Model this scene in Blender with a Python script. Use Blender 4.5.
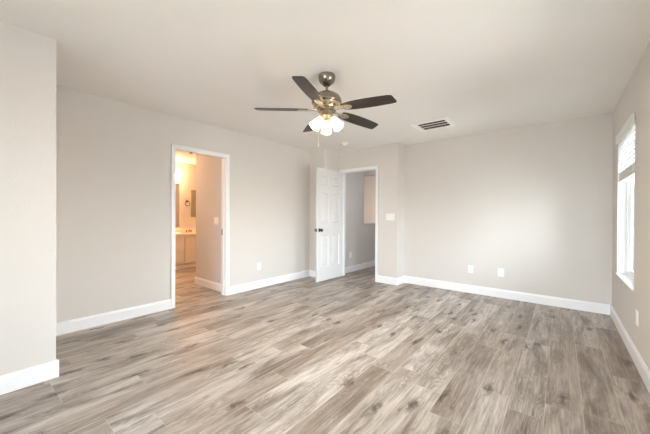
import bpy, bmesh, math, random
from mathutils import Vector, Matrix

random.seed(7)
PI = math.pi
scene = bpy.context.scene
COL = scene.collection
for o in list(bpy.data.objects):
    bpy.data.objects.remove(o, do_unlink=True)

# ------------------------------------------------------------------ camera
CAM_F, CAM_YAW, CAM_PITCH, CAM_ROLL, CAM_Z = 289.564, 0.6838, -0.0039, 0.0049, 1.1788
fw = Vector((-math.sin(CAM_YAW) * math.cos(CAM_PITCH), math.cos(CAM_YAW) * math.cos(CAM_PITCH), math.sin(CAM_PITCH)))
r0 = Vector((math.cos(CAM_YAW), math.sin(CAM_YAW), 0))
u0 = r0.cross(fw)
rt = r0 * math.cos(CAM_ROLL) + u0 * math.sin(CAM_ROLL)
up = rt.cross(fw)
cam_data = bpy.data.cameras.new('camera')
cam_data.sensor_fit = 'HORIZONTAL'
cam_data.sensor_width = 36.0
cam_data.lens = CAM_F / 650.0 * 36.0
cam_data.clip_start = 0.05
cam = bpy.data.objects.new('camera', cam_data)
m = Matrix.Identity(4)
for i in range(3):
    m[i][0], m[i][1], m[i][2] = rt[i], up[i], -fw[i]
m[0][3], m[1][3], m[2][3] = 0.0, 0.0, CAM_Z
cam.matrix_world = m
COL.objects.link(cam)
scene.camera = cam

# ------------------------------------------------------------------ world, light, exposure
SKY = 8.0
BULB_GLOW = 860.0
BATH_GLOW = 30.0
HALL_W = 10.0
STAIR_W = 50.0
BATH_CEIL_W = 30.0
scene.view_settings.view_transform = 'Standard'
scene.view_settings.look = 'None'
scene.view_settings.exposure = 1.62
scene.view_settings.gamma = 1.0
scene.view_settings.use_curve_mapping = False
world = bpy.data.worlds.new('overcast_sky')
scene.world = world
world.use_nodes = True
wn = world.node_tree
bg = wn.nodes['Background']
wtc = wn.nodes.new('ShaderNodeTexCoord')
wsp = wn.nodes.new('ShaderNodeSeparateXYZ')
wn.links.new(wtc.outputs['Generated'], wsp.inputs[0])
wrp = wn.nodes.new('ShaderNodeValToRGB')          # overcast sky above, pale ground below the horizon
wrp.color_ramp.elements[0].position = 0.0
wrp.color_ramp.elements[0].color = (0.40, 0.39, 0.37, 1)
wrp.color_ramp.elements[1].position = 0.06
wrp.color_ramp.elements[1].color = (0.86, 0.93, 1.0, 1)
wn.links.new(wsp.outputs[2], wrp.inputs['Fac'])
wn.links.new(wrp.outputs['Color'], bg.inputs['Color'])
bg.inputs['Strength'].default_value = SKY
scene.cycles.max_bounces = 14
scene.cycles.diffuse_bounces = 9
scene.cycles.use_denoising = True


def portal(loc, direction, sx, sy):
    d = bpy.data.lights.new('window_portal', 'AREA')
    d.shape = 'RECTANGLE'
    d.size, d.size_y = sx, sy
    d.cycles.is_portal = True
    o = bpy.data.objects.new('window_portal', d)
    o.location = loc
    o.rotation_euler = Vector(direction).to_track_quat('-Z', 'Z').to_euler()
    COL.objects.link(o)


# ------------------------------------------------------------------ dimensions
H = 2.44
XL, YB, XR, YE, XJ, XS, YS = -3.811, 4.890, 0.481, 4.612, -2.164, -3.436, 4.199
XC, YC, YR = -2.838, 0.396, -2.1
WT = 0.115
DOOR_H = 2.033
BW0, BW1 = 1.645, 2.386          # bathroom opening along Y
EX0, EX1 = -3.336, -2.574        # entry opening along X
WY0, WY1, WZ0, WZ1 = 3.545, 4.51, 0.556, 2.05   # visible window
BF = -7.05                        # far bathroom wall
BS = 2.455                        # bathroom partition face
WD = 0.122                         # right wall thickness

portal((XR + WD, (WY0 + WY1) / 2, (WZ0 + WZ1) / 2), (-1, 0, 0), WY1 - WY0, WZ1 - WZ0)
portal((XR + WD, 2.0, 1.3), (-1, 0, 0), 1.0, 1.5)
portal((-0.65, YR - WD, 1.1), (0, 1, 0), 1.8, 2.2)


# ------------------------------------------------------------------ material helpers
def lin(c):
    out = []
    for v in c:
        v = v / 255.0
        out.append(v / 12.92 if v <= 0.04045 else ((v + 0.055) / 1.055) ** 2.4)
    return tuple(out) + (1.0,)


def mat(name, rgb, rough=0.5, metal=0.0, bump=None, spec=0.5, emit=None, strength=0.0, var=0.0):
    mt = bpy.data.materials.new(name)
    mt.use_nodes = True
    nt = mt.node_tree
    b = nt.nodes['Principled BSDF']
    b.inputs['Base Color'].default_value = lin(rgb)
    b.inputs['Roughness'].default_value = rough
    b.inputs['Metallic'].default_value = metal
    b.inputs['Specular IOR Level'].default_value = spec
    if emit:
        b.inputs['Emission Color'].default_value = lin(emit)
        b.inputs['Emission Strength'].default_value = strength
    tc = nt.nodes.new('ShaderNodeTexCoord')
    if bump:
        sc, st, dist = bump
        n = nt.nodes.new('ShaderNodeTexNoise')
        n.inputs['Scale'].default_value = sc
        n.inputs['Detail'].default_value = 3
        nt.links.new(tc.outputs['Object'], n.inputs['Vector'])
        bp = nt.nodes.new('ShaderNodeBump')
        bp.inputs['Strength'].default_value = st
        bp.inputs['Distance'].default_value = dist
        nt.links.new(n.outputs['Fac'], bp.inputs['Height'])
        nt.links.new(bp.outputs['Normal'], b.inputs['Normal'])
    if var > 0:
        n2 = nt.nodes.new('ShaderNodeTexNoise')
        n2.inputs['Scale'].default_value = 1.7
        nt.links.new(tc.outputs['Object'], n2.inputs['Vector'])
        mx = nt.nodes.new('ShaderNodeMix')
        mx.data_type = 'RGBA'
        mx.inputs[6].default_value = tuple(v * (1 - var) for v in lin(rgb)[:3]) + (1,)
        mx.inputs[7].default_value = tuple(min(1, v * (1 + var)) for v in lin(rgb)[:3]) + (1,)
        nt.links.new(n2.outputs['Fac'], mx.inputs[0])
        nt.links.new(mx.outputs[2], b.inputs['Base Color'])
    return mt


M = {}
M['wall'] = mat('wall_paint', (217, 213, 209), 0.95, bump=(130, 0.3, 0.006), spec=0.1, var=0.015)
M['ceiling'] = mat('ceiling_paint', (238, 236, 233), 0.85, bump=(90, 0.22, 0.006), spec=0.2, var=0.015)
M['trim'] = mat('white_semigloss_trim', (240, 241, 243), 0.35, bump=(40, 0.03, 0.002))
M['door'] = mat('white_door_paint', (222, 222, 222), 0.38, bump=(60, 0.04, 0.002))
M['plastic'] = mat('white_plastic', (240, 240, 238), 0.35, bump=(60, 0.02, 0.001))
M['slot'] = mat('dark_slot', (40, 38, 36), 0.6, bump=(60, 0.02, 0.001))
M['nickel'] = mat('brushed_nickel', (150, 141, 128), 0.27, 1.0, bump=(220, 0.04, 0.001))
M['bright_nickel'] = mat('polished_nickel', (205, 195, 176), 0.28, 1.0, bump=(220, 0.03, 0.001))
M['dark_metal'] = mat('aged_dark_metal', (84, 79, 72), 0.35, 1.0, bump=(120, 0.05, 0.001))
M['duct'] = mat('duct_shade', (62, 55, 48), 0.9, bump=(60, 0.05, 0.002))
M['vent'] = mat('vent_enamel', (250, 249, 247), 0.45, bump=(60, 0.03, 0.001))
M['blind'] = mat('white_blind_vinyl', (238, 238, 234), 0.45, bump=(60, 0.04, 0.001))
M['vinyl'] = mat('white_window_vinyl', (236, 238, 240), 0.4, bump=(60, 0.03, 0.001))
M['brass'] = mat('warm_brass', (196, 136, 78), 0.3, 1.0, bump=(120, 0.03, 0.001))
M['counter'] = mat('cream_cultured_marble', (244, 236, 222), 0.25, bump=(20, 0.03, 0.001), var=0.03)
M['vanity'] = mat('white_vanity_paint', (236, 228, 220), 0.4, bump=(60, 0.04, 0.001))
M['panel'] = mat('grey_brown_panel', (168, 160, 142), 0.5, bump=(50, 0.05, 0.001), var=0.08)
M['rubber'] = mat('cream_chain', (226, 220, 205), 0.4, 0.3, bump=(200, 0.03, 0.001))
M['bulb'] = mat('lit_bulb_glass', (250, 246, 238), 0.35, bump=(60, 0.02, 0.001), emit=(255, 226, 188), strength=BULB_GLOW)
M['globe'] = mat('warm_lit_globe', (250, 240, 225), 0.35, bump=(60, 0.02, 0.001), emit=(255, 194, 138), strength=BATH_GLOW)
M['mirror'] = mat('mirror_silver', (235, 235, 235), 0.03, 1.0, bump=(3, 0.005, 0.001))


def glass_mat():
    mt = bpy.data.materials.new('clear_window_glass')
    mt.use_nodes = True
    nt = mt.node_tree
    nt.nodes.remove(nt.nodes['Principled BSDF'])
    tr = nt.nodes.new('ShaderNodeBsdfTransparent')
    tr.inputs['Color'].default_value = (0.95, 0.97, 0.97, 1)
    gl = nt.nodes.new('ShaderNodeBsdfGlossy')
    gl.inputs['Roughness'].default_value = 0.02
    fr = nt.nodes.new('ShaderNodeFresnel')
    fr.inputs['IOR'].default_value = 1.45
    mx = nt.nodes.new('ShaderNodeMixShader')
    nt.links.new(fr.outputs[0], mx.inputs[0])
    nt.links.new(tr.outputs[0], mx.inputs[1])
    nt.links.new(gl.outputs[0], mx.inputs[2])
    nt.links.new(mx.outputs[0], nt.nodes['Material Output'].inputs['Surface'])
    return mt


M['glass'] = glass_mat()


def frosted_mat():
    mt = bpy.data.materials.new('frosted_white_glass')
    mt.use_nodes = True
    nt = mt.node_tree
    b = nt.nodes['Principled BSDF']
    b.inputs['Base Color'].default_value = lin((248, 246, 240))
    b.inputs['Roughness'].default_value = 0.3
    tr = nt.nodes.new('ShaderNodeBsdfTranslucent')
    tr.inputs['Color'].default_value = lin((252, 249, 243))
    mx = nt.nodes.new('ShaderNodeMixShader')
    mx.inputs[0].default_value = 0.5
    nt.links.new(b.outputs[0], mx.inputs[1])
    nt.links.new(tr.outputs[0], mx.inputs[2])
    nt.links.new(mx.outputs[0], nt.nodes['Material Output'].inputs['Surface'])
    return mt


M['shade'] = frosted_mat()


def wood_blade_mat():
    mt = bpy.data.materials.new('dark_walnut_blade')
    mt.use_nodes = True
    nt = mt.node_tree
    b = nt.nodes['Principled BSDF']
    b.inputs['Roughness'].default_value = 0.4
    tc = nt.nodes.new('ShaderNodeTexCoord')
    mp = nt.nodes.new('ShaderNodeMapping')
    mp.inputs['Scale'].default_value = (4, 60, 10)
    n = nt.nodes.new('ShaderNodeTexNoise')
    n.inputs['Scale'].default_value = 1.0
    n.inputs['Detail'].default_value = 6
    rp = nt.nodes.new('ShaderNodeValToRGB')
    rp.color_ramp.elements[0].position = 0.3
    rp.color_ramp.elements[0].color = lin((34, 26, 21))
    rp.color_ramp.elements[1].position = 0.75
    rp.color_ramp.elements[1].color = lin((62, 49, 41))
    nt.links.new(tc.outputs['Object'], mp.inputs['Vector'])
    nt.links.new(mp.outputs['Vector'], n.inputs['Vector'])
    nt.links.new(n.outputs['Fac'], rp.inputs['Fac'])
    nt.links.new(rp.outputs['Color'], b.inputs['Base Color'])
    return mt


M['blade'] = wood_blade_mat()


def floor_mat():
    mt = bpy.data.materials.new('greyed_oak_vinyl_planks')
    mt.use_nodes = True
    nt = mt.node_tree
    L = nt.links.new
    b = nt.nodes['Principled BSDF']

    def node(t, **kw):
        n = nt.nodes.new(t)
        for k, v in kw.items():
            setattr(n, k, v)
        return n

    def math_(op, a, c=None, clamp=False):
        n = node('ShaderNodeMath', operation=op)
        n.use_clamp = clamp
        for i, v in enumerate((a, c)):
            if v is None:
                continue
            if isinstance(v, (int, float)):
                n.inputs[i].default_value = v
            else:
                L(v, n.inputs[i])
        return n.outputs[0]

    def comb(x, y, z):
        n = node('ShaderNodeCombineXYZ')
        for i, v in enumerate((x, y, z)):
            if isinstance(v, (int, float)):
                n.inputs[i].default_value = v
            else:
                L(v, n.inputs[i])
        return n.outputs[0]

    def white(vec):
        n = node('ShaderNodeTexWhiteNoise', noise_dimensions='3D')
        L(vec, n.inputs['Vector'])
        return n

    def noise(vec, scale, detail=4, rough=0.55, dist=0.0):
        n = node('ShaderNodeTexNoise')
        n.inputs['Scale'].default_value = scale
        n.inputs['Detail'].default_value = detail
        n.inputs['Roughness'].default_value = rough
        n.inputs['Distortion'].default_value = dist
        L(vec, n.inputs['Vector'])
        return n.outputs['Fac']

    def ramp(fac, stops):
        n = node('ShaderNodeValToRGB')
        e = n.color_ramp.elements
        while len(e) < len(stops):
            e.new(0.5)
        for el, (p, c) in zip(e, stops):
            el.position = p
            el.color = c if len(c) == 4 else tuple(c) + (1,)
        L(fac, n.inputs['Fac'])
        return n.outputs['Color']

    def mix(fac, a, c, mode='MIX'):
        n = node('ShaderNodeMix', data_type='RGBA', blend_type=mode)
        for i, v in ((0, fac), (6, a), (7, c)):
            if isinstance(v, (int, float)):
                n.inputs[i].default_value = v
            elif isinstance(v, tuple):
                n.inputs[i].default_value = v
            else:
                L(v, n.inputs[i])
        return n.outputs[2]

    tc = node('ShaderNodeTexCoord')
    sp = node('ShaderNodeSeparateXYZ')
    L(tc.outputs['Object'], sp.inputs[0])
    X, Y = sp.outputs[0], sp.outputs[1]
    PW, PL = 0.18, 1.22
    px = math_('DIVIDE', math_('SUBTRACT', X, 0.29), PW)
    row = math_('FLOOR', px)
    fx = math_('SUBTRACT', px, row)
    off = white(comb(row, 3.7, 1.3)).outputs['Value']
    py = math_('ADD', math_('DIVIDE', Y, PL), math_('MULTIPLY', off, 1.0))
    colm = math_('FLOOR', py)
    fy = math_('SUBTRACT', py, colm)
    wid = white(comb(row, colm, 5.1))
    idv = wid.outputs['Value']
    wid2 = white(comb(row, colm, 9.9)).outputs['Value']
    seed = math_('MULTIPLY', idv, 40.0)
    # base tone of each plank
    base = ramp(idv, [(0.0, lin((150, 139, 129))), (0.3, lin((178, 169, 161))), (0.6, lin((192, 185, 178))), (1.0, lin((208, 203, 198)))])
    # broad brown shading running along the plank
    v1 = comb(math_('MULTIPLY', X, 8.5), math_('MULTIPLY', Y, 1.5), seed)
    broad = noise(v1, 1.0, 6, 0.64, 0.6)
    bfac = ramp(broad, [(0.43, (0, 0, 0)), (0.67, (1, 1, 1))])
    c = mix(math_('MULTIPLY', bfac, 0.92), base, lin((92, 77, 65)))
    # light cerused streaks
    v2 = comb(math_('MULTIPLY', X, 34.0), math_('MULTIPLY', Y, 2.4), math_('ADD', seed, 11.0))
    streak = noise(v2, 1.0, 6, 0.65, 0.3)
    sfac = ramp(streak, [(0.5, (0, 0, 0)), (0.72, (1, 1, 1))])
    c = mix(math_('MULTIPLY', sfac, 0.40), c, lin((226, 221, 216)))
    # cathedral grain: warped contour lines
    v3 = comb(math_('MULTIPLY', X, 7.0), math_('MULTIPLY', Y, 1.1), math_('ADD', seed, 23.0))
    field = noise(v3, 1.0, 2, 0.5, 0.2)
    rings = math_('SINE', math_('MULTIPLY', field, 190.0))
    rmask = noise(comb(math_('MULTIPLY', X, 5.0), math_('MULTIPLY', Y, 1.4), math_('ADD', seed, 31.0)), 1.0, 2)
    rm = ramp(rmask, [(0.48, (0, 0, 0)), (0.6, (1, 1, 1))])
    rfac = math_('MULTIPLY', math_('MULTIPLY', math_('ADD', math_('MULTIPLY', rings, 0.5), 0.5), rm), 0.46)
    c = mix(rfac, c, lin((104, 90, 79)))
    # fine grain
    v4 = comb(math_('MULTIPLY', X, 110.0), math_('MULTIPLY', Y, 5.0), seed)
    fine = noise(v4, 1.0, 4, 0.6)
    ffac = ramp(fine, [(0.42, (0, 0, 0)), (0.68, (1, 1, 1))])
    c = mix(math_('MULTIPLY', ffac, 0.5), c, lin((118, 105, 95)))
    # knots
    vk = node('ShaderNodeTexVoronoi', voronoi_dimensions='2D', feature='F1')
    vk.inputs['Scale'].default_value = 1.0
    vk.inputs['Randomness'].default_value = 1.0
    wx = noise(comb(math_('MULTIPLY', X, 12.0), math_('MULTIPLY', Y, 9.0), 0.0), 1.0, 4, 0.7)
    L(comb(math_('ADD', math_('MULTIPLY', X, 5.2), math_('MULTIPLY', wx, 0.65)), math_('ADD', math_('MULTIPLY', Y, 1.5), math_('MULTIPLY', wx, 0.4)), 0.0), vk.inputs['Vector'])
    kn = ramp(vk.outputs['Distance'], [(0.035, (1, 1, 1)), (0.17, (0, 0, 0))])
    kon = math_('GREATER_THAN', math_('FRACT', math_('MULTIPLY', white(vk.outputs['Color']).outputs['Value'], 1.0)), 0.3)
    c = mix(math_('MULTIPLY', math_('MULTIPLY', kn, kon), 0.95), c, lin((62, 50, 42)))
    # crisp long fibres
    v5 = comb(math_('MULTIPLY', X, 80.0), math_('MULTIPLY', Y, 2.6), math_('ADD', seed, 47.0))
    fib = noise(v5, 1.0, 8, 0.72, 0.4)
    c = mix(math_('MULTIPLY', ramp(fib, [(0.50, (0, 0, 0)), (0.62, (1, 1, 1))]), 0.20), c, lin((108, 94, 83)))
    c = mix(math_('MULTIPLY', ramp(fib, [(0.36, (1, 1, 1)), (0.46, (0, 0, 0))]), 0.20), c, lin((232, 227, 222)))
    # short dark checks in the wood
    v6 = comb(math_('MULTIPLY', X, 38.0), math_('MULTIPLY', Y, 5.5), math_('ADD', seed, 61.0))
    chk = noise(v6, 1.0, 3, 0.6, 0.8)
    c = mix(math_('MULTIPLY', ramp(chk, [(0.64, (0, 0, 0)), (0.72, (1, 1, 1))]), 0.6), c, lin((84, 70, 60)))
    # plank tint
    c = mix(math_('MULTIPLY', wid2, 0.16), c, lin((152, 134, 116)))
    # seams
    ex = math_('GREATER_THAN', math_('ABSOLUTE', math_('SUBTRACT', fx, 0.5)), 0.486)
    ey = math_('GREATER_THAN', math_('ABSOLUTE', math_('SUBTRACT', fy, 0.5)), 0.4985)
    seam = math_('MAXIMUM', math_('MULTIPLY', ex, 0.55), math_('MULTIPLY', ey, 0.5))
    c = mix(math_('MULTIPLY', seam, 0.5), c, lin((224, 217, 210)))
    L(c, b.inputs['Base Color'])
    rr = math_('ADD', math_('MULTIPLY', fine, 0.12), 0.33)
    L(rr, b.inputs['Roughness'])
    b.inputs['Specular IOR Level'].default_value = 0.42
    bp = node('ShaderNodeBump')
    bp.inputs['Strength'].default_value = 0.12
    bp.inputs['Distance'].default_value = 0.002
    L(math_('SUBTRACT', fine, math_('MULTIPLY', seam, 1.0)), bp.inputs['Height'])
    L(bp.outputs['Normal'], b.inputs['Normal'])
    return mt


M['floor'] = floor_mat()


# ------------------------------------------------------------------ mesh helpers
def box(bm, x0, x1, y0, y1, z0, z1, bev=0.0, mtx=None):
    r = bmesh.ops.create_cube(bm, size=1.0)
    vs = r['verts']
    for v in vs:
        v.co = Vector((x0 + (v.co.x + 0.5) * (x1 - x0), y0 + (v.co.y + 0.5) * (y1 - y0), z0 + (v.co.z + 0.5) * (z1 - z0)))
    if bev > 0:
        es = list({e for v in vs for e in v.link_edges})
        rb = bmesh.ops.bevel(bm, geom=es, offset=bev, segments=2, profile=0.6, affect='EDGES')
        vs = list({v for f in rb['faces'] for v in f.verts} | {v for v in vs if v.is_valid})
    if mtx is not None:
        for v in vs:
            v.co = mtx @ v.co
    return vs


def lathe(bm, prof, seg=32, mtx=None, cap=True):
    rings = []
    for (r, z) in prof:
        ring = []
        if r < 1e-5:
            v = bm.verts.new((0, 0, z))
            ring = [v] * seg
        else:
            for k in range(seg):
                a = 2 * PI * k / seg
                ring.append(bm.verts.new((r * math.cos(a), r * math.sin(a), z)))
        rings.append(ring)
    vs = {v for ring in rings for v in ring}
    for a, b_ in zip(rings, rings[1:]):
        for k in range(seg):
            q = [a[k], a[(k + 1) % seg], b_[(k + 1) % seg], b_[k]]
            u = []
            for v in q:
                if v not in u:
                    u.append(v)
            if len(u) >= 3:
                bm.faces.new(u)
    if cap:
        for ring in (rings[0], rings[-1]):
            if len(set(ring)) > 2:
                bm.faces.new(ring)
    if mtx is not None:
        for v in vs:
            v.co = mtx @ v.co
    return vs


def tube(bm, pts, r, seg=10):
    pts = [Vector(p) for p in pts]
    rings = []
    for i, p in enumerate(pts):
        d = (pts[min(i + 1, len(pts) - 1)] - pts[max(i - 1, 0)]).normalized()
        a = d.orthogonal().normalized() if i == 0 else (prev - d * prev.dot(d)).normalized()
        prev = a
        c = d.cross(a)
        rad = r[i] if isinstance(r, (list, tuple)) else r
        rings.append([bm.verts.new(p + rad * (math.cos(2 * PI * k / seg) * a + math.sin(2 * PI * k / seg) * c)) for k in range(seg)])
    for a, b_ in zip(rings, rings[1:]):
        for k in range(seg):
            bm.faces.new((a[k], a[(k + 1) % seg], b_[(k + 1) % seg], b_[k]))
    bm.faces.new(rings[0])
    bm.faces.new(rings[-1])


def prism(bm, outline, z0, z1, mtx=None):
    a = [bm.verts.new((x, y, z0)) for x, y in outline]
    c = [bm.verts.new((x, y, z1)) for x, y in outline]
    n = len(outline)
    bm.faces.new(a[::-1])
    bm.faces.new(c)
    for k in range(n):
        bm.faces.new((a[k], a[(k + 1) % n], c[(k + 1) % n], c[k]))
    if mtx is not None:
        for v in a + c:
            v.co = mtx @ v.co


def obj(name, bm, material, parent=None, smooth=False, loc=None):
    bmesh.ops.recalc_face_normals(bm, faces=bm.faces)
    me = bpy.data.meshes.new(name)
    bm.to_mesh(me)
    bm.free()
    me.materials.append(M[material] if isinstance(material, str) else material)
    if smooth:
        me.polygons.foreach_set('use_smooth', [True] * len(me.polygons))
        try:
            me.set_sharp_from_angle(angle=math.radians(38))
        except Exception:
            pass
    o = bpy.data.objects.new(name, me)
    COL.objects.link(o)
    if parent is not None:
        o.parent = parent
    if loc is not None:
        o.location = loc
    return o


def thing(name, label, cat, loc=(0, 0, 0), rotz=0.0, group=None):
    o = bpy.data.objects.new(name, None)
    o.empty_display_size = 0.1
    COL.objects.link(o)
    o.location = loc
    o.rotation_euler = (0, 0, rotz)
    o['label'] = label
    o['category'] = cat
    if group:
        o['group'] = group
    return o


def struct(name, bm, material, parent=None, smooth=False):
    o = obj(name, bm, material, parent, smooth)
    if parent is None:
        o['kind'] = 'structure'
    return o


def wall_x(name, x0, x1, y0, y1, openings=(), z1=H, material='wall'):
    """wall running along Y; openings are (ya, yb, za, zb)"""
    bm = bmesh.new()
    ys = sorted({y0, y1} | {o[0] for o in openings} | {o[1] for o in openings})
    for a, c in zip(ys, ys[1:]):
        hit = [o for o in openings if o[0] <= a + 1e-6 and o[1] >= c - 1e-6]
        if not hit:
            box(bm, x0, x1, a, c, 0, z1)
        else:
            o = hit[0]
            if o[2] > 0:
                box(bm, x0, x1, a, c, 0, o[2])
            if o[3] < z1:
                box(bm, x0, x1, a, c, o[3], z1)
    bmesh.ops.remove_doubles(bm, verts=bm.verts, dist=1e-5)
    return struct(name, bm, material)


def wall_y(name, x0, x1, y0, y1, openings=(), z1=H, material='wall'):
    bm = bmesh.new()
    xs = sorted({x0, x1} | {o[0] for o in openings} | {o[1] for o in openings})
    for a, c in zip(xs, xs[1:]):
        hit = [o for o in openings if o[0] <= a + 1e-6 and o[1] >= c - 1e-6]
        if not hit:
            box(bm, a, c, y0, y1, 0, z1)
        else:
            o = hit[0]
            if o[2] > 0:
                box(bm, a, c, y0, y1, 0, o[2])
            if o[3] < z1:
                box(bm, a, c, y0, y1, o[3], z1)
    bmesh.ops.remove_doubles(bm, verts=bm.verts, dist=1e-5)
    return struct(name, bm, material)


# ------------------------------------------------------------------ structure
bm = bmesh.new()
box(bm, -7.3, XR + WD, YR - WD, 7.2, -0.1, 0)
struct('floor', bm, 'floor')
bm = bmesh.new()
box(bm, -7.3, XR + WD, YR - WD, 7.2, H, H + 0.1)
struct('ceiling', bm, 'ceiling')

wall_x('wall_left', XL - WT, XL, YC - WT, YS + WT, [(BW0, BW1, 0, DOOR_H)])
wall_y('wall_back', XJ - WT, XR + WD, YB, YB + WT)
wall_x('wall_right', XR, XR + WD, YR - WD, YB, [(1.5, 2.5, WZ0, WZ1), (WY0, WY1, WZ0, WZ1)])
wall_y('wall_rear', XC - WT, XR, YR - WD, YR, [(-1.55, 0.25, 0, 2.2)])
wall_x('wall_closet', XC - WT, XC, YR, YC)
wall_y('wall_closet_return', XL, XC - WT, YC - WT, YC)
wall_y('wall_corner', XL, XS, YS, YS + WT)
wall_x('wall_hall_left', XS - WT, XS, YS + WT, 5.61)
wall_y('wall_entry', XS, XJ, YE, YE + WT, [(EX0, EX1, 0, DOOR_H)])
wall_x('wall_jog', XJ - WT, XJ, YE + WT, YB)
# hall beyond the entry door
wall_x('wall_hall_right', -1.75, -1.75 + WT, YB + WT, 6.7)
wall_y('wall_hall_end', -4.7, -1.75 + WT, 6.7, 6.7 + WT)
wall_x('wall_hall_half', XS - WT, XS, 5.61, 6.7, (), 1.0)
wall_x('wall_stair_side', -4.7 - WT, -4.7, YS + 0.6, 6.7 + WT)
wall_y('wall_stair_near', -4.7, XS - WT, YS + 0.6 - WT, YS + 0.6)
bm = bmesh.new()
box(bm, -4.7, -1.75, 5.61, 5.73, 2.085, H)
struct('trim_beam', bm, 'wall')
bm = bmesh.new()
box(bm, XS - WT - 0.02, XS + 0.02, 5.612, 6.698, 1.0, 1.022, 0.004)
struct('trim_half_wall_cap', bm, 'trim')
# bathroom
wall_x('wall_bathroom_far', BF - WT, BF, 0.3, 4.5)
wall_y('wall_bathroom_partition', -4.86, XL - WT, BS, BS + WT)
wall_y('wall_bathroom_near', BF, XL - WT, 0.3, 0.3 + WT)
wall_y('wall_bathroom_end', BF, -4.86, 4.38, 4.5)
wall_x('wall_bathroom_inner', -4.86, -4.86 + WT, BS + WT, 4.5)

BH, BT = 0.122, 0.015


def base_prof(bm, p0, p1, nrm):
    """baseboard from p0 to p1 (2D, on the wall face) sticking out along nrm"""
    p0, p1, n = Vector(p0), Vector(p1), Vector(nrm)
    prof = [(0, 0), (BT, 0), (BT, BH - 0.022), (BT * 0.55, BH - 0.008), (BT * 0.45, BH), (0, BH)]
    A = [bm.verts.new((p0.x + n.x * d, p0.y + n.y * d, z)) for d, z in prof]
    B = [bm.verts.new((p1.x + n.x * d, p1.y + n.y * d, z)) for d, z in prof]
    k = len(prof)
    bm.faces.new(A)
    bm.faces.new(B[::-1])
    for i in range(k):
        bm.faces.new((A[i], A[(i + 1) % k], B[(i + 1) % k], B[i]))


def baseboard(name, *runs):
    bm = bmesh.new()
    for r in runs:
        base_prof(bm, *r)
    return struct(name, bm, 'trim')


CW, CT = 0.051, 0.017
baseboard('baseboard_left', ((XL, YC), (XL, BW0 + 0.009 - CW), (1, 0)), ((XL, BW1 - 0.009 + CW), (XL, YS - BT), (1, 0)))
baseboard('baseboard_corner', ((XL, YS), (XS + BT, YS), (0, -1)), ((XS, YS - BT), (XS, YE - CT), (1, 0)))
baseboard('baseboard_entry', ((EX1 - 0.009 + CW, YE), (XJ + BT, YE), (0, -1)))
baseboard('baseboard_jog', ((XJ, YE), (XJ, YB - BT), (1, 0)))
baseboard('baseboard_back', ((XJ, YB), (XR - BT, YB), (0, -1)))
baseboard('baseboard_right', ((XR, YR), (XR, YB), (-1, 0)))
baseboard('baseboard_closet', ((XC, YR), (XC, YC + BT), (1, 0)), ((XL + BT, YC), (XC, YC), (0, 1)))
baseboard('baseboard_rear', ((XC + BT, YR), (-1.55, YR), (0, 1)), ((0.25, YR), (XR - BT, YR), (0, 1)))
baseboard('baseboard_hall', ((XS, YE + WT + CT), (XS, 6.7), (1, 0)))
baseboard('baseboard_bathroom', ((-4.86 - BT, BS), (XL - WT - CT, BS), (0, -1)), ((-4.86, BS), (-4.86, 4.38), (-1, 0)))


# door casings and jambs
def casing_bm(a0, a1, ztop, to3):
    """flat casing with a small inner bead round an opening; to3 maps (along, out, z)"""
    bm = bmesh.new()
    for (w0, w1, t) in ((0.0, CW, CT * 0.72), (0.018, CW, CT)):
        for s in (0, 1):
            if s == 0:
                x0, x1 = a0 - w1, a0 - w0
            else:
                x0, x1 = a1 + w0, a1 + w1
            vs = box(bm, x0, x1, 0, t, 0, ztop + w1, 0.003)
            for v in vs:
                v.co = Vector(to3(*v.co))
        vs = box(bm, a0 - w0, a1 + w0, 0, t, ztop + w0, ztop + w1, 0.003)
        for v in vs:
            v.co = Vector(to3(*v.co))
    return bm


struct('trim_1', casing_bm(BW0 + 0.009, BW1 - 0.009, DOOR_H - 0.009, lambda a, o, z: (XL + o, a, z)), 'trim')
struct('trim_2', casing_bm(EX0 + 0.002, EX1 - 0.009, DOOR_H - 0.005, lambda a, o, z: (a, YE - o, z)), 'trim')
struct('trim_3', casing_bm(BW0 + 0.009, BW1 - 0.009, DOOR_H - 0.009, lambda a, o, z: (XL - WT - o, a, z)), 'trim')
struct('trim_4', casing_bm(EX0 + 0.002, EX1 - 0.009, DOOR_H - 0.005, lambda a, o, z: (a, YE + WT + o, z)), 'trim')
JT = 0.012
bm = bmesh.new()
box(bm, XL - WT, XL, BW0, BW0 + JT, 0, DOOR_H)
box(bm, XL - WT, XL, BW1 - JT, BW1, 0, DOOR_H)
box(bm, XL - WT, XL, BW0 + JT, BW1 - JT, DOOR_H - JT, DOOR_H)
for y0, y1 in ((BW0 + JT, BW0 + JT + 0.01), (BW1 - JT - 0.01, BW1 - JT)):
    box(bm, XL - 0.075, XL - 0.045, y0, y1, 0, DOOR_H - JT)
struct('trim_5', bm, 'trim')
bm = bmesh.new()
box(bm, EX0, EX0 + JT, YE, YE + WT, 0, DOOR_H)
box(bm, EX1 - JT, EX1, YE, YE + WT, 0, DOOR_H)
box(bm, EX0 + JT, EX1 - JT, YE, YE + WT, DOOR_H - JT, DOOR_H)
for x0, x1 in ((EX0 + JT, EX0 + JT + 0.01), (EX1 - JT - 0.01, EX1 - JT)):
    box(bm, x0, x1, YE + 0.04, YE + 0.07, 0, DOOR_H - JT)
struct('trim_6', bm, 'trim')

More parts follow.
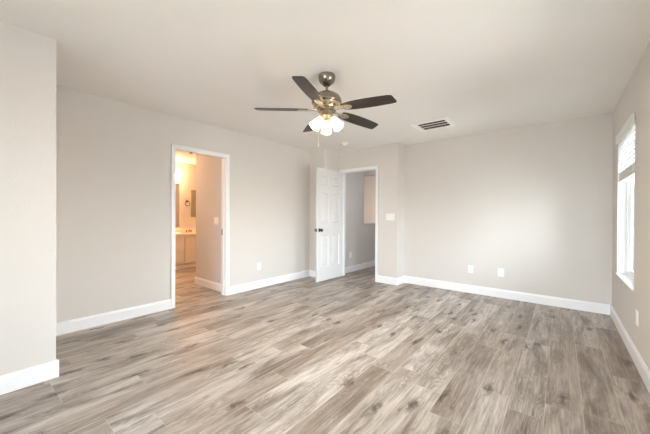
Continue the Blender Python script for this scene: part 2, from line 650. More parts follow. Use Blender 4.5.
# strike plate and head catch of the bathroom jamb
t = thing('strike_plate', 'small dark metal strike plate on the right jamb of the bathroom doorway', 'latch plate', (XL - 0.098, BW1 - JT, 0.93))
bm = bmesh.new()
box(bm, -0.012, 0.012, -0.002, 0, -0.045, 0.045, 0.0008)
obj('plate', bm, 'dark_metal', t)
bm = bmesh.new()
box(bm, -0.006, 0.006, -0.003, -0.002, -0.018, 0.018)
obj('latch_hole', bm, 'slot', t)
t = thing('roller_catch', 'tiny dark catch under the head jamb of the bathroom doorway', 'catch', (XL - 0.06, 1.885, DOOR_H - JT))
bm = bmesh.new()
box(bm, -0.012, 0.012, -0.022, 0.022, -0.003, 0, 0.0008)
obj('plate', bm, 'dark_metal', t)
bm = bmesh.new()
tube(bm, [(0, -0.012, -0.007), (0, 0.012, -0.007)], 0.006, 10)
obj('roller', bm, 'slot', t)


# ------------------------------------------------------------------ six panel door, open into the room
DX0, DX1 = EX0 + 0.001, EX0 + 0.036
DL, DZ0, DZ1 = 0.752, 0.014, 2.03
DY1 = YE - CT - 0.006
DY0 = DY1 - DL
door = bpy.data.objects.new('door_1', None)
COL.objects.link(door)
door.location = ((DX0 + DX1) / 2, DY1, 0)
door['kind'] = 'structure'
door['label'] = 'white six panel interior door standing open into the bedroom'


def panel_leaf():
    """solid leaf with six recessed and raised panels on both faces, local: y from -DL to 0"""
    bm = bmesh.new()
    hw = (DX1 - DX0) / 2
    cols = [(-DL + 0.102, -DL + 0.322), (-0.322, -0.102)]
    rows = [(0.262, 0.835), (1.045, 1.617), (1.735, 1.915)]
    ys = sorted({-DL, 0.0} | {v for c in cols for v in c})
    zs = sorted({DZ0, DZ1} | {v for r in rows for v in r})
    core = 0.0
    for s in (-1, 1):
        for ya, yb in zip(ys, ys[1:]):
            for za, zb in zip(zs, zs[1:]):
                isp = any(abs(ya - c[0]) < 1e-6 for c in cols) and any(abs(za - r[0]) < 1e-6 for r in rows)
                if not isp:
                    vs = [bm.verts.new((s * hw, y, z)) for y, z in ((ya, za), (yb, za), (yb, zb), (ya, zb))]
                    bm.faces.new(vs)
                else:
                    loops = []
                    for ins, dep in ((0, 0), (0.012, 0.012), (0.026, 0.012), (0.048, 0.003)):
                        loops.append([bm.verts.new((s * (hw - dep), y, z)) for y, z in
                                      ((ya + ins, za + ins), (yb - ins, za + ins), (yb - ins, zb - ins), (ya + ins, zb - ins))])
                    for a, c in zip(loops, loops[1:]):
                        for k in range(4):
                            bm.faces.new((a[k], a[(k + 1) % 4], c[(k + 1) % 4], c[k]))
                    bm.faces.new(loops[-1])
    for (ya, za, yb, zb) in ((-DL, DZ0, -DL, DZ1), (0, DZ0, 0, DZ1), (-DL, DZ0, 0, DZ0), (-DL, DZ1, 0, DZ1)):
        bm.faces.new([bm.verts.new(p) for p in ((-hw, ya, za), (hw, ya, za), (hw, yb, zb), (-hw, yb, zb))])
    bmesh.ops.remove_doubles(bm, verts=bm.verts, dist=1e-5)
    return bm


obj('door_leaf', panel_leaf(), 'door', door)
for s in (-1, 1):
    hw = (DX1 - DX0) / 2
    bm = bmesh.new()
    R = Matrix.Translation((s * hw, -DL + 0.062, 0.925)) @ Matrix.Rotation(s * PI / 2, 4, 'Y')
    lathe(bm, [(0, 0), (0.032, 0), (0.033, 0.004), (0.028, 0.010), (0.013, 0.013), (0.0115, 0.030), (0.018, 0.037), (0.027, 0.046),
               (0.028, 0.056), (0.022, 0.065), (0.010, 0.069), (0, 0.0695)], 28, R)
    obj('door_knob', bm, 'dark_metal', door, True)
bm = bmesh.new()
box(bm, -0.011, 0.011, -DL - 0.0015, -DL, 0.895, 0.955, 0.0006)
obj('latch_plate', bm, 'dark_metal', door)
for z in (0.2, 1.02, 1.84):
    bm = bmesh.new()
    tube(bm, [(-0.0225, 0.006, z - 0.045), (-0.0225, 0.006, z + 0.045)], 0.0065, 10)
    box(bm, -0.017, 0.015, 0.0, 0.002, z - 0.044, z + 0.044)
    obj('hinge', bm, 'nickel', door)

# ------------------------------------------------------------------ windows
def window(name, loc, rotz, w, z0, z1, pane=True, sash=True):
    """local frame: x along the wall (0..w), y outward from the room face, z up"""
    root = bpy.data.objects.new(name, None)
    COL.objects.link(root)
    root.location = loc
    root.rotation_euler = (0, 0, rotz)
    root['kind'] = 'structure'
    fy0, fy1 = 0.068, 0.12
    fwid = 0.034
    bm = bmesh.new()
    box(bm, 0, fwid, fy0, fy1, z0, z1, 0.003)
    box(bm, w - fwid, w, fy0, fy1, z0, z1, 0.003)
    box(bm, fwid, w - fwid, fy0, fy1, z0, z0 + fwid, 0.003)
    box(bm, fwid, w - fwid, fy0, fy1, z1 - fwid, z1, 0.003)
    obj('window_frame', bm, 'vinyl', root)
    wm = w / 2
    za, zc = z0 + fwid, z1 - fwid
    for (a, c, y0, y1) in ((fwid, wm + 0.02, fy0 + 0.027, fy0 + 0.047), (wm - 0.02, w - fwid, fy0 + 0.005, fy0 + 0.025)):
        bm = bmesh.new()
        s = 0.026
        box(bm, a, a + s, y0, y1, za, zc, 0.003)
        box(bm, c - s, c, y0, y1, za, zc, 0.003)
        box(bm, a + s, c - s, y0, y1, za, za + s, 0.003)
        box(bm, a + s, c - s, y0, y1, zc - s, zc, 0.003)
        so = obj('sash', bm, 'vinyl', root)
        bm = bmesh.new()
        ym = (y0 + y1) / 2
        box(bm, a + s, c - s, ym - 0.002, ym + 0.002, za + s, zc - s)
        obj('glass_pane', bm, 'glass', so)
    bm = bmesh.new()
    box(bm, 0.001, w - 0.001, -0.012, fy0, z0, z0 + 0.012, 0.004)
    obj('window_sill', bm, 'trim', root)
    return root


RW = math.radians(-90)
window('window_1', (XR, WY1, 0), RW, WY1 - WY0, WZ0, WZ1)
window('added_window_2', (XR, 2.5, 0), RW, 1.0, WZ0, WZ1)  # out-of-view window added in the right wall for more daylight
window('added_window_3', (0.25, YR, 0), PI, 1.8, 0.0, 2.2)  # unseen glazed opening added behind the camera to let daylight in
# painted white reveal liners of the visible window
bm = bmesh.new()
box(bm, XR + 0.0005, XR + 0.067, WY1 - 0.003, WY1, WZ0 + 0.012, WZ1)
box(bm, XR + 0.0005, XR + 0.067, WY0, WY0 + 0.003, WZ0 + 0.012, WZ1)
box(bm, XR + 0.0005, XR + 0.067, WY0 + 0.003, WY1 - 0.003, WZ1 - 0.003, WZ1)
struct('trim_7', bm, 'trim')

# blind, half raised, in the visible window
bl = thing('window_blind', 'white slatted horizontal blind half raised in the window on the right wall', 'blind', (XR, (WY0 + WY1) / 2, WZ1 - 0.004))
hw = (WY1 - WY0) / 2 - 0.008
bm = bmesh.new()
box(bm, -0.018, -0.006, -hw - 0.02, hw + 0.015, -0.068, 0.012, 0.003)
box(bm, -0.022, -0.006, -hw - 0.02, hw + 0.015, 0.004, 0.014, 0.002)
obj('valance', bm, 'blind', bl)
bm = bmesh.new()
box(bm, 0.006, 0.05, -hw, hw, -0.05, -0.001, 0.002)
obj('headrail', bm, 'blind', bl)


def slat_bm(tilt):
    bm = bmesh.new()
    n = 5
    top, bot = [], []
    for i in range(n + 1):
        u = -0.024 + 0.048 * i / n
        cz = 0.003 * (1 - (u / 0.024) ** 2)
        top.append((u, cz + 0.0014))
        bot.append((u, cz - 0.0014))
    prof = top + bot[::-1]
    A, B = [], []
    ca, sa = math.cos(tilt), math.sin(tilt)
    for x, z in prof:
        A.append(bm.verts.new((x * ca - z * sa, -hw, x * sa + z * ca)))
        B.append(bm.verts.new((x * ca - z * sa, hw, x * sa + z * ca)))
    bm.faces.new(A)
    bm.faces.new(B[::-1])
    k = len(prof)
    for i in range(k):
        bm.faces.new((A[i], A[(i + 1) % k], B[(i + 1) % k], B[i]))
    return bm


slat = None
ZSTACK = -0.368
zz = -0.078
spots = []
while zz > ZSTACK - 0.004:
    spots.append((zz, True))
    zz -= 0.042
for (z, op) in spots:
    if slat is None:
        slat = obj('slat', slat_bm(math.radians(60)), 'blind', bl, False, (0.031, 0, z))
    else:
        c = slat.copy()
        COL.objects.link(c)
        c.parent = bl
        c.location = (0.031, 0, z)
flat = None
for k in range(18):
    z = ZSTACK - 0.022 - k * 0.0042
    if flat is None:
        flat = obj('slat', slat_bm(0.0), 'blind', bl, False, (0.031, 0, z))
    else:
        c = flat.copy()
        COL.objects.link(c)
        c.parent = bl
        c.location = (0.031 + random.uniform(-0.0015, 0.0015), 0, z)
bm = bmesh.new()
zb = ZSTACK - 0.022 - 18 * 0.0042
box(bm, 0.006, 0.056, -hw, hw, zb - 0.018, zb, 0.004)
obj('bottom_rail', bm, 'blind', bl)
for y in (-hw + 0.14, hw - 0.14):
    bm = bmesh.new()
    for x in (0.005, 0.057):
        tube(bm, [(x, y, -0.05), (x, y, zb)], 0.0012, 6)
    obj('ladder_cord', bm, 'blind', bl)
bm = bmesh.new()
tube(bm, [(-0.001, hw - 0.07, -0.05), (-0.001, hw - 0.07, -0.56)], 0.004, 8)
obj('tilt_wand', bm, 'blind', bl)


# ------------------------------------------------------------------ electrical plates
def wall_basis(normal):
    """matrix mapping local x (along), y (up), z (out) to the world for a wall plate"""
    n = Vector(normal)
    upv = Vector((0, 0, 1))
    x = upv.cross(n)
    mm = Matrix.Identity(4)
    for i in range(3):
        mm[i][0], mm[i][1], mm[i][2] = x[i], upv[i], n[i]
    return mm


def plate_thing(name, label, cat, loc, normal, w, h):
    t = thing(name, label, cat, loc)
    t.matrix_world = Matrix.Translation(loc) @ wall_basis(normal)
    bm = bmesh.new()
    box(bm, -w / 2, w / 2, -h / 2, h / 2, 0, 0.006, 0.002)
    obj('cover_plate', bm, 'plastic', t)
    return t


def outlet(label, loc, normal, group=None):
    t = plate_thing('wall_outlet', label, 'outlet', loc, normal, 0.073, 0.117)
    if group:
        t['group'] = group
    for s in (-1, 1):
        bm = bmesh.new()
        prism(bm, [(0.0165 * math.cos(a) * 1.03, s * 0.0195 + max(-0.0135, min(0.0135, 0.0165 * math.sin(a)))) for a in [2 * PI * k / 24 for k in range(24)]], 0.0055, 0.0082)
        rcp = obj('receptacle', bm, 'plastic', t)
        bm = bmesh.new()
        box(bm, -0.0075, -0.0055, s * 0.0195 - 0.002, s * 0.0195 + 0.007, 0.0078, 0.0086)
        box(bm, 0.0055, 0.0075, s * 0.0195 - 0.002, s * 0.0195 + 0.006, 0.0078, 0.0086)
        lathe(bm, [(0.0024, 0), (0.0024, 0.0008)], 10, Matrix.Translation((0, s * 0.0195 - 0.0075, 0.0078)))
        obj('slot', bm, 'slot', rcp)
    bm = bmesh.new()
    lathe(bm, [(0.003, 0), (0.003, 0.001), (0, 0.0014)], 12, Matrix.Translation((0, 0, 0.0058)))
    obj('screw', bm, 'plastic', t)
    return t


def switch(label, loc, normal, gangs):
    w = 0.073 + 0.046 * (gangs - 1)
    t = plate_thing('light_switch', label, 'light switch', loc, normal, w, 0.117)
    for g in range(gangs):
        cx = (g - (gangs - 1) / 2) * 0.046
        bm = bmesh.new()
        box(bm, cx - 0.0165, cx + 0.0165, -0.033, 0.033, 0.0055, 0.0075, 0.001)
        rk = obj('rocker_frame', bm, 'plastic', t)
        bm = bmesh.new()
        mt_ = Matrix.Translation((cx, 0, 0.0075)) @ Matrix.Rotation(math.radians(4 if g % 2 else -4), 4, 'X')
        box(bm, -0.0145, 0.0145, -0.030, 0.030, -0.0015, 0.003, 0.001, mt_)
        obj('rocker', bm, 'plastic', rk)
    return t


outlet('white duplex outlet low on the left wall between bathroom doorway and open door', (XL, 2.977, 0.350), (1, 0, 0))
outlet('narrower white duplex outlet on the back wall, left of its square neighbour', (-1.076, YB, 0.368), (0, -1, 0))
outlet('white duplex outlet low on the right wall under the window', (XR, 3.385, 0.372), (-1, 0, 0))
outlet('white duplex outlet in the hall seen through the open entry doorway', (XS, 5.065, 0.36), (1, 0, 0))
t = plate_thing('cable_plate', 'wider white cable wall plate on the back wall right of the outlet', 'wall plate', (-0.674, YB, 0.366), (0, -1, 0), 0.082, 0.12)
bm = bmesh.new()
lathe(bm, [(0.0075, 0), (0.0075, 0.003), (0.0048, 0.003), (0.0048, 0.011), (0.0015, 0.011), (0, 0.0108)], 18, Matrix.Translation((0, 0, 0.0055)))
obj('coaxial_jack', bm, 'plastic', t, True)
for s in (-1, 1):
    bm = bmesh.new()
    lathe(bm, [(0.003, 0), (0.003, 0.001), (0, 0.0014)], 12, Matrix.Translation((0, s * 0.042, 0.0058)))
    obj('screw', bm, 'plastic', t)
switch('white triple light switch plate right of the entry doorway', (-2.293, YE, 1.166), (0, -1, 0), 3)
switch('white double light switch plate on the wall inside the bathroom doorway', (-4.213, BS, 1.094), (0, -1, 0), 2)

# ------------------------------------------------------------------ ceiling vent and smoke detector
t = thing('ceiling_vent', 'square white louvred air vent set in the ceiling', 'vent', (-1.415, 4.03, H))
bm = bmesh.new()
VX, VY = 0.2, 0.19
IX0, IX1, IY = -0.125, 0.235, 0.152
VR = 0.285
box(bm, -VX, VR, IY, VY, -0.012, 0, 0.003)
box(bm, -VX, VR, -VY, -IY, -0.012, 0, 0.003)
box(bm, -VX, IX0, -IY, IY, -0.012, 0, 0.003)
box(bm, IX1, VR, -IY, IY, -0.012, 0, 0.003)
obj('vent_frame', bm, 'vent', t)
bm = bmesh.new()
box(bm, IX0, IX1, -IY, IY, -0.0015, 0.0)
obj('duct_shade_sheet', bm, 'duct', t)  # flat dark sheet; the shade inside the duct is put into its colour
for k in range(2):
    y = -IY + (k + 1) * 2 * IY / 3
    bm = bmesh.new()
    mt_ = Matrix.Translation((0, y, -0.004))
    box(bm, IX0, IX1, -0.011, 0.011, -0.001, 0.001, 0, mt_)
    obj('louver', bm, 'vent', t)
bm = bmesh.new()
box(bm, IX1 + 0.02, IX1 + 0.024, -IY, IY, -0.016, -0.011)
box(bm, IX1 + 0.045, IX1 + 0.049, -IY, IY, -0.016, -0.011)
obj('side_rib', bm, 'vent', t)

t = thing('smoke_detector', 'round white smoke detector on the ceiling near the entry door', 'smoke detector', (-2.925, 4.115, H))
bm = bmesh.new()
lathe(bm, [(0, 0), (0.068, 0), (0.068, -0.012), (0.064, -0.016), (0.06, -0.016)], 36)
obj('mounting_base', bm, 'plastic', t, True)
bm = bmesh.new()
lathe(bm, [(0.06, -0.014), (0.059, -0.030), (0.052, -0.039), (0.03, -0.043), (0, -0.044)], 36)
bd = obj('detector_cover', bm, 'plastic', t, True)
bm = bmesh.new()
lathe(bm, [(0.0605, -0.020), (0.0607, -0.026)], 36, None, False)
obj('vent_slot', bm, 'slot', bd)

# ------------------------------------------------------------------ ceiling fan
FX, FY = -1.638, 2.026
fan = thing('ceiling_fan', 'brushed nickel ceiling fan with five dark wood blades and three lit glass shades', 'ceiling fan', (FX, FY, H))
bm = bmesh.new()
lathe(bm, [(0, 0), (0.073, 0), (0.0765, -0.007), (0.0765, -0.024), (0.072, -0.046), (0.060, -0.066), (0.044, -0.080), (0.034, -0.086), (0.030, -0.087), (0, -0.087)], 40)
obj('canopy', bm, 'nickel', fan, True)
bm = bmesh.new()
lathe(bm, [(0.031, -0.084), (0.030, -0.094), (0.017, -0.099), (0.012, -0.099)], 28, None, False)
obj('hanger_collar', bm, 'dark_metal', fan, True)
bm = bmesh.new()
lathe(bm, [(0.0125, -0.08), (0.0125, -0.165)], 24)
obj('downrod', bm, 'nickel', fan, True)
bm = bmesh.new()
lathe(bm, [(0.0, -0.157), (0.030, -0.158), (0.060, -0.162), (0.090, -0.172), (0.114, -0.189), (0.128, -0.210), (0.135, -0.232),
           (0.136, -0.248), (0.130, -0.258), (0.124, -0.262)], 48)
obj('motor_housing', bm, 'nickel', fan, True)
bm = bmesh.new()
lathe(bm, [(0.124, -0.261), (0.114, -0.276), (0.098, -0.292), (0.080, -0.302), (0.0, -0.302)], 48)
vr = obj('vented_skirt', bm, 'bright_nickel', fan, True)
for k in range(15):
    a = 2 * PI * (k + 0.5) / 15
    bm = bmesh.new()
    mt_ = Matrix.Rotation(a, 4, 'Z') @ Matrix.Translation((0.1068, 0, -0.284)) @ Matrix.Rotation(math.radians(42), 4, 'Y')
    prism(bm, [(-0.012, -0.005), (-0.008, -0.009), (0.008, -0.009), (0.012, -0.005), (0.012, 0.005), (0.008, 0.009), (-0.008, 0.009), (-0.012, 0.005)], -0.003, 0.0006, mt_)
    obj('vent_slot', bm, 'slot', vr)
bm = bmesh.new()
lathe(bm, [(0.0, -0.300), (0.085, -0.300), (0.088, -0.306), (0.088, -0.316), (0.083, -0.322), (0.0, -0.322)], 40)
obj('flywheel', bm, 'nickel', fan, True)
bm = bmesh.new()
lathe(bm, [(0.0, -0.320), (0.052, -0.320), (0.0545, -0.326), (0.0545, -0.362), (0.059, -0.368), (0.059, -0.374), (0.050, -0.382), (0.046, -0.392),
           (0.034, -0.402), (0.018, -0.408), (0, -0.409)], 40)
obj('light_fitter', bm, 'bright_nickel', fan, True)

ANG0 = CAM_YAW + 0.0208
droop = {180: -0.310, 252: -0.300, 324: -0.352, 36: -0.342, 108: -0.329}
RB = 0.65


def blade_outline():
    pts = [(0.165, -0.042), (0.20, -0.052), (0.26, -0.060), (0.34, -0.0645), (0.43, -0.0645), (0.52, -0.061), (0.60, -0.056), (0.622, -0.051),
           (0.632, -0.043), (0.642, 0.036), (0.640, 0.047), (0.630, 0.055), (0.60, 0.058),
           (0.52, 0.062), (0.43, 0.0645), (0.34, 0.0645), (0.26, 0.060), (0.20, 0.052), (0.165, 0.042)]
    return pts


for a, zt in droop.items():
    ang = ANG0 + math.radians(a - (2 if a == 252 else 0))
    zroot = -0.312
    slope = math.atan2(zt - zroot, RB - 0.1)
    base = Matrix.Rotation(ang, 4, 'Z') @ Matrix.Translation((0, 0, zroot)) @ Matrix.Translation((0.1, 0, 0)) @ Matrix.Rotation(-slope, 4, 'Y') @ Matrix.Translation((-0.1, 0, 0))
    pitch = Matrix.Rotation(math.radians(-12), 4, 'X')
    bm = bmesh.new()
    prism(bm, blade_outline(), -0.003, 0.003)
    bmesh.ops.bevel(bm, geom=[e for e in bm.edges if abs(e.verts[0].co.z - e.verts[1].co.z) < 1e-6], offset=0.0015, segments=2, affect='EDGES')
    bo = obj('blade', bm, 'blade', fan)
    bo.matrix_local = base @ pitch
    # blade iron: arm from the flywheel, then an oval plate under the blade
    bm = bmesh.new()
    pl = [(0.155, 0.018)] + [(0.205 + 0.055 * math.cos(q), 0.033 * math.sin(q)) for q in [PI * 0.75 - k * PI * 1.5 / 18 for k in range(19)]] + [(0.155, -0.018)]
    prism(bm, pl[::-1], -0.009, -0.0035, pitch)
    n0 = len(bm.verts)
    prism(bm, [(0.070, -0.016), (0.11, -0.013), (0.165, -0.020), (0.165, 0.020), (0.11, 0.013), (0.070, 0.016)], -0.008, 0.0,
          Matrix.Rotation(math.radians(-6), 4, 'X'))
    bmesh.ops.bevel(bm, geom=[e for e in bm.edges if abs(e.verts[0].co.z - e.verts[1].co.z) < 0.004], offset=0.0012, segments=1, affect='EDGES')
    io = obj('blade_iron', bm, 'bright_nickel', fan)
    io.matrix_local = base
    for (sx, sy) in ((0.185, 0.014), (0.185, -0.014), (0.235, 0.0)):
        bm = bmesh.new()
        lathe(bm, [(0.005, -0.009), (0.005, -0.0105), (0, -0.0115)], 10, pitch @ Matrix.Translation((sx, sy, 0)))
        obj('screw', bm, 'nickel', io)

# three bell shades
for a in (90, 210, 330):
    ang = ANG0 + math.radians(a)
    tilt = math.radians(41)
    arm = Matrix.Rotation(ang, 4, 'Z') @ Matrix.Translation((0.040, 0, -0.380)) @ Matrix.Rotation(-tilt, 4, 'Y')
    bm = bmesh.new()
    lathe(bm, [(0, 0.012), (0.014, 0.010), (0.015, -0.010), (0.026, -0.016), (0.0275, -0.028), (0.024, -0.031), (0, -0.031)], 28)
    so = obj('lamp_socket', bm, 'bright_nickel', fan, True)
    so.matrix_local = arm
    bm = bmesh.new()
    prof = [(0.0255, -0.024), (0.027, -0.032), (0.032, -0.046), (0.038, -0.066), (0.0425, -0.092), (0.0465, -0.114), (0.051, -0.130),
            (0.049, -0.130), (0.044, -0.114), (0.040, -0.092), (0.0355, -0.066), (0.0295, -0.046), (0.0245, -0.032), (0.023, -0.024)]
    lathe(bm, prof, 36, None, False)
    sh = obj('lamp_shade', bm, 'shade', fan, True)
    sh.matrix_local = arm
    bm = bmesh.new()
    lathe(bm, [(0.011, -0.031), (0.012, -0.045), (0.020, -0.066), (0.022, -0.08), (0.017, -0.095), (0, -0.102)], 20)
    obj('bulb', bm, 'bulb', sh, True)

# pull chains: beaded chain with a small fob
for (dx, dy, z1, fob) in ((-0.072, 0.01, -0.64, 0.045), (-0.004, -0.004, -0.86, 0.05)):
    bm = bmesh.new()
    R2 = Matrix.Rotation(CAM_YAW, 2)
    p = R2 @ Vector((dx, dy))
    ztop = -0.312 if abs(dx) > 0.02 else -0.404
    tube(bm, [(p.x, p.y, ztop), (p.x, p.y, z1 + fob)], 0.0011, 6)
    z = ztop
    while z > z1 + fob:
        lathe(bm, [(0, 0.0018), (0.0018, 0), (0, -0.0018)], 6, Matrix.Translation((p.x, p.y, z)))
        z -= 0.006
    ch = obj('pull_chain', bm, 'rubber', fan)
    bm = bmesh.new()
    lathe(bm, [(0, fob), (0.0028, fob - 0.003), (0.0035, fob * 0.5), (0.0048, 0.008), (0.0035, 0.001), (0, 0)], 14, Matrix.Translation((p.x, p.y, z1)))
    obj('chain_fob', bm, 'rubber', ch, True)

# ------------------------------------------------------------------ bathroom
VF = -6.47   # vanity front
VYA, VYB = 2.55, 3.72
VT = 0.728
van = thing('vanity_cabinet', 'white painted vanity cabinet with drawers and doors seen through the bathroom doorway', 'vanity cabinet', (BF, 0, 0))
bm = bmesh.new()
D = VF - BF
box(bm, 0.002, D - 0.03, VYA, VYB, 0.115, VT, 0.002)
obj('carcass', bm, 'vanity', van)
bm = bmesh.new()
box(bm, 0.002, D - 0.09, VYA + 0.005, VYB - 0.005, 0, 0.115)
box(bm, D - 0.09, D - 0.004, VYA, VYB, 0, 0.075, 0.002)
obj('toe_kick', bm, 'vanity', van)


def front(name, y0, y1, z0, z1, recessed):
    bm = bmesh.new()
    if recessed:
        s = 0.05
        box(bm, D - 0.03, D, y0, y0 + s, z0, z1, 0.002)
        box(bm, D - 0.03, D, y1 - s, y1, z0, z1, 0.002)
        box(bm, D - 0.03, D, y0 + s, y1 - s, z0, z0 + s, 0.002)
        box(bm, D - 0.03, D, y0 + s, y1 - s, z1 - s, z1, 0.002)
        box(bm, D - 0.03, D - 0.012, y0 + s, y1 - s, z0 + s, z1 - s)
    else:
        box(bm, D - 0.03, D, y0, y1, z0, z1, 0.003)
    return obj(name, bm, 'vanity', van)


def knob(parent, y, z):
    bm = bmesh.new()
    lathe(bm, [(0, 0), (0.006, 0), (0.005, 0.012), (0.013, 0.018), (0.012, 0.026), (0, 0.029)], 16,
          Matrix.Translation((D, y, z)) @ Matrix.Rotation(PI / 2, 4, 'Y'))
    obj('knob', bm, 'vanity', parent, True)


for (z0, z1) in ((0.125, 0.360), (0.382, 0.562), (0.584, 0.698)):
    d = front('drawer', 2.72, 3.002, z0, z1, False)
    knob(d, 2.80, (z0 + z1) / 2)
d = front('door', 3.026, 3.36, 0.125, 0.698, True)
knob(d, 3.33, 0.62)
d = front('door', 3.37, 3.70, 0.125, 0.698, True)
knob(d, 3.40, 0.62)

ctop = thing('countertop', 'cream countertop with backsplash and sink on the white vanity', 'countertop', (BF, 0, VT))
bm = bmesh.new()
# slab with an oval basin
cyb, cxb = 3.36, 0.30
ra, rb = 0.17, 0.21
seg = 32
ztop = 0.04
outer = []
X0, X1, Y0, Y1 = 0.0, D + 0.025, VYA - 0.01, VYB + 0.01
ring_o, ring_i = [], []
for k in range(seg):
    a = 2 * PI * k / seg
    dx, dy = math.cos(a), math.sin(a)
    tmax = min([(X1 - cxb) / dx if dx > 1e-6 else 9, (X0 - cxb) / dx if dx < -1e-6 else 9, (Y1 - cyb) / dy if dy > 1e-6 else 9, (Y0 - cyb) / dy if dy < -1e-6 else 9])
    ring_o.append((cxb + dx * tmax, cyb + dy * tmax))
    ring_i.append((cxb + ra * dx, cyb + rb * dy))
vo = [bm.verts.new((x, y, ztop)) for x, y in ring_o]
vi = [bm.verts.new((x, y, ztop)) for x, y in ring_i]
for k in range(seg):
    bm.faces.new((vo[k], vo[(k + 1) % seg], vi[(k + 1) % seg], vi[k]))
prev_ring = vi
for sc_, dz in ((0.96, -0.02), (0.85, -0.035), (0.5, -0.0385), (0.1, -0.039)):
    ring = [bm.verts.new((cxb + ra * sc_ * math.cos(2 * PI * k / seg), cyb + rb * sc_ * math.sin(2 * PI * k / seg), ztop + dz)) for k in range(seg)]
    for k in range(seg):
        bm.faces.new((prev_ring[k], prev_ring[(k + 1) % seg], ring[(k + 1) % seg], ring[k]))
    prev_ring = ring
bm.faces.new(prev_ring)
corners = [(X0, Y0), (X1, Y0), (X1, Y1), (X0, Y1)]
for (p, q) in zip(corners, corners[1:] + corners[:1]):
    bm.faces.new([bm.verts.new((p[0], p[1], 0)), bm.verts.new((q[0], q[1], 0)), bm.verts.new((q[0], q[1], ztop)), bm.verts.new((p[0], p[1], ztop))])
for cx_, cy_ in corners:
    pass
obj('counter_slab', bm, 'counter', ctop)
bm = bmesh.new()
box(bm, 0, 0.02, Y0, Y1, ztop, ztop + 0.10, 0.003)
obj('backsplash', bm, 'counter', ctop)

fc = thing('bathroom_faucet', 'warm brass two handle faucet standing on the cream countertop', 'faucet', (BF + 0.087, 3.345, VT + 0.0412))
bm = bmesh.new()
box(bm, -0.022, 0.022, -0.075, 0.075, 0, 0.012, 0.005)
obj('base_plate', bm, 'brass', fc)
bm = bmesh.new()
tube(bm, [(0, 0, 0.01), (0, 0, 0.036), (0.012, 0, 0.050), (0.05, 0, 0.058), (0.09, 0, 0.050), (0.105, 0, 0.036)], [0.014, 0.013, 0.013, 0.012, 0.011, 0.011], 14)
obj('spout', bm, 'brass', fc, True)
for s in (-1, 1):
    bm = bmesh.new()
    lathe(bm, [(0.016, 0.01), (0.014, 0.024), (0.021, 0.032), (0.022, 0.044), (0.014, 0.050), (0, 0.052)], 20, Matrix.Translation((0, s * 0.055, 0)))
    obj('handle', bm, 'brass', fc, True)

mr = thing('bathroom_mirror', 'frameless wall mirror above the left end of the cream countertop', 'mirror', (BF, 0, 0))
bm = bmesh.new()
box(bm, 0, 0.006, 2.5, 3.155, 0.885, 1.93, 0.002)
obj('mirror_glass', bm, 'mirror', mr)
for z in (0.885, 1.92):
    for y in (2.7, 2.95):
        bm = bmesh.new()
        box(bm, 0, 0.010, y - 0.012, y + 0.012, z - 0.004, z + 0.012, 0.001)
        obj('mirror_clip', bm, 'bright_nickel', mr)

tr = thing('towel_ring', 'dark metal towel ring hanging on the bathroom wall above the faucet', 'towel ring', (BF, 3.335, 1.515))
bm = bmesh.new()
lathe(bm, [(0, 0), (0.026, 0), (0.026, 0.006), (0.011, 0.012), (0.010, 0.045), (0.014, 0.05), (0, 0.054)], 20, Matrix.Rotation(PI / 2, 4, 'Y'))
obj('wall_post', bm, 'dark_metal', tr, True)
bm = bmesh.new()
tube(bm, [(0.040, 0.056 * math.sin(2 * PI * k / 32), -0.056 + 0.056 * math.cos(2 * PI * k / 32)) for k in range(33)], 0.007, 10)
obj('ring', bm, 'dark_metal', tr, True)

pn = thing('wall_panel', 'flat grey brown framed panel hanging on the bathroom wall right of the towel ring', 'wall panel', (BF, 3.56, 1.135))
bm = bmesh.new()
box(bm, 0, 0.014, -0.115, 0.22, 0.012, 0.655, 0.003)
obj('panel_face', bm, 'panel', pn)
bm = bmesh.new()
box(bm, 0, 0.022, -0.127, -0.115, 0, 0.667, 0.003)
box(bm, 0, 0.022, 0.22, 0.232, 0, 0.667, 0.003)
box(bm, 0, 0.022, -0.115, 0.22, 0, 0.012, 0.003)
box(bm, 0, 0.022, -0.115, 0.22, 0.655, 0.667, 0.003)
obj('panel_frame', bm, 'panel', pn)

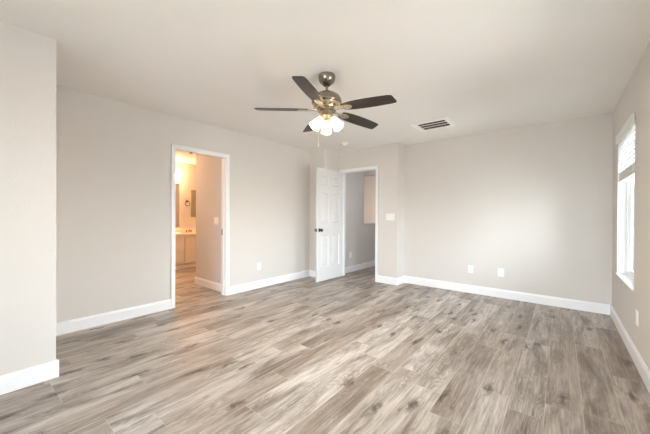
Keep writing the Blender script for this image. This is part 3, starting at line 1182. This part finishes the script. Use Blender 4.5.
vl = thing('vanity_light', 'glowing white globe vanity light on the bathroom wall above the mirror', 'wall light', (BF, 2.78, 2.13))
bm = bmesh.new()
box(bm, 0, 0.025, -0.30, 0.28, 0.0, 0.10, 0.006)
obj('back_plate', bm, 'nickel', vl)
for y in (-0.22, 0.0, 0.22):
    bm = bmesh.new()
    tube(bm, [(0.02, y, 0.05), (0.09, y, 0.06), (0.11, y, 0.03)], 0.011, 12)
    obj('arm', bm, 'nickel', vl, True)
    bm = bmesh.new()
    lathe(bm, [(0.025, 0.03), (0.035, 0.01), (0.055, -0.03), (0.068, -0.075), (0.070, -0.10), (0.045, -0.115), (0, -0.118)], 28, Matrix.Translation((0.11, y, 0.01)))
    obj('glass_globe', bm, 'globe', vl, True)

# unseen fill light added on the hall ceiling to brighten the hall
hl = thing('hall_fill_light', 'added round fill light, out of view in the hall beyond the entry door', 'ceiling light', (-2.1, 5.45, H))
bm = bmesh.new()
lathe(bm, [(0, 0), (0.15, 0), (0.15, -0.02), (0.14, -0.03), (0, -0.03)], 32)
obj('base', bm, 'nickel', hl, True)
M['hall_glow'] = mat('hall_fill_glow', (250, 246, 238), 0.4, bump=(60, 0.02, 0.001), emit=(232, 240, 255), strength=HALL_W)
bm = bmesh.new()
lathe(bm, [(0.14, -0.03), (0.13, -0.055), (0.09, -0.08), (0, -0.092)], 32)
obj('diffuser', bm, 'hall_glow', hl, True)

st = thing('stair_fill_light', 'added round fill light, out of view over the stairwell beyond the hall half wall', 'ceiling light', (-4.1, 5.45, H))  # added unseen light that brightens the stairwell wall
bm = bmesh.new()
lathe(bm, [(0, 0), (0.15, 0), (0.15, -0.02), (0.14, -0.03), (0, -0.03)], 32)
obj('base', bm, 'nickel', st, True)
M['stair_glow'] = mat('stair_fill_glow', (250, 246, 238), 0.4, bump=(60, 0.02, 0.001), emit=(255, 246, 240), strength=STAIR_W)
bm = bmesh.new()
lathe(bm, [(0.14, -0.03), (0.13, -0.055), (0.09, -0.08), (0, -0.092)], 32)
obj('diffuser', bm, 'stair_glow', st, True)

bc = thing('bathroom_fill_light', 'added round fill light, out of view over the bathroom floor', 'ceiling light', (-5.3, 1.7, H))  # extra light added out of view to lift the vanity and partition
bm = bmesh.new()
lathe(bm, [(0, 0), (0.15, 0), (0.15, -0.02), (0.14, -0.03), (0, -0.03)], 32)
obj('base', bm, 'nickel', bc, True)
M['bath_glow'] = mat('bathroom_fill_glow', (250, 246, 238), 0.4, bump=(60, 0.02, 0.001), emit=(255, 212, 172), strength=BATH_CEIL_W)
bm = bmesh.new()
lathe(bm, [(0.14, -0.03), (0.13, -0.055), (0.09, -0.08), (0, -0.092)], 32)
obj('diffuser', bm, 'bath_glow', bc, True)
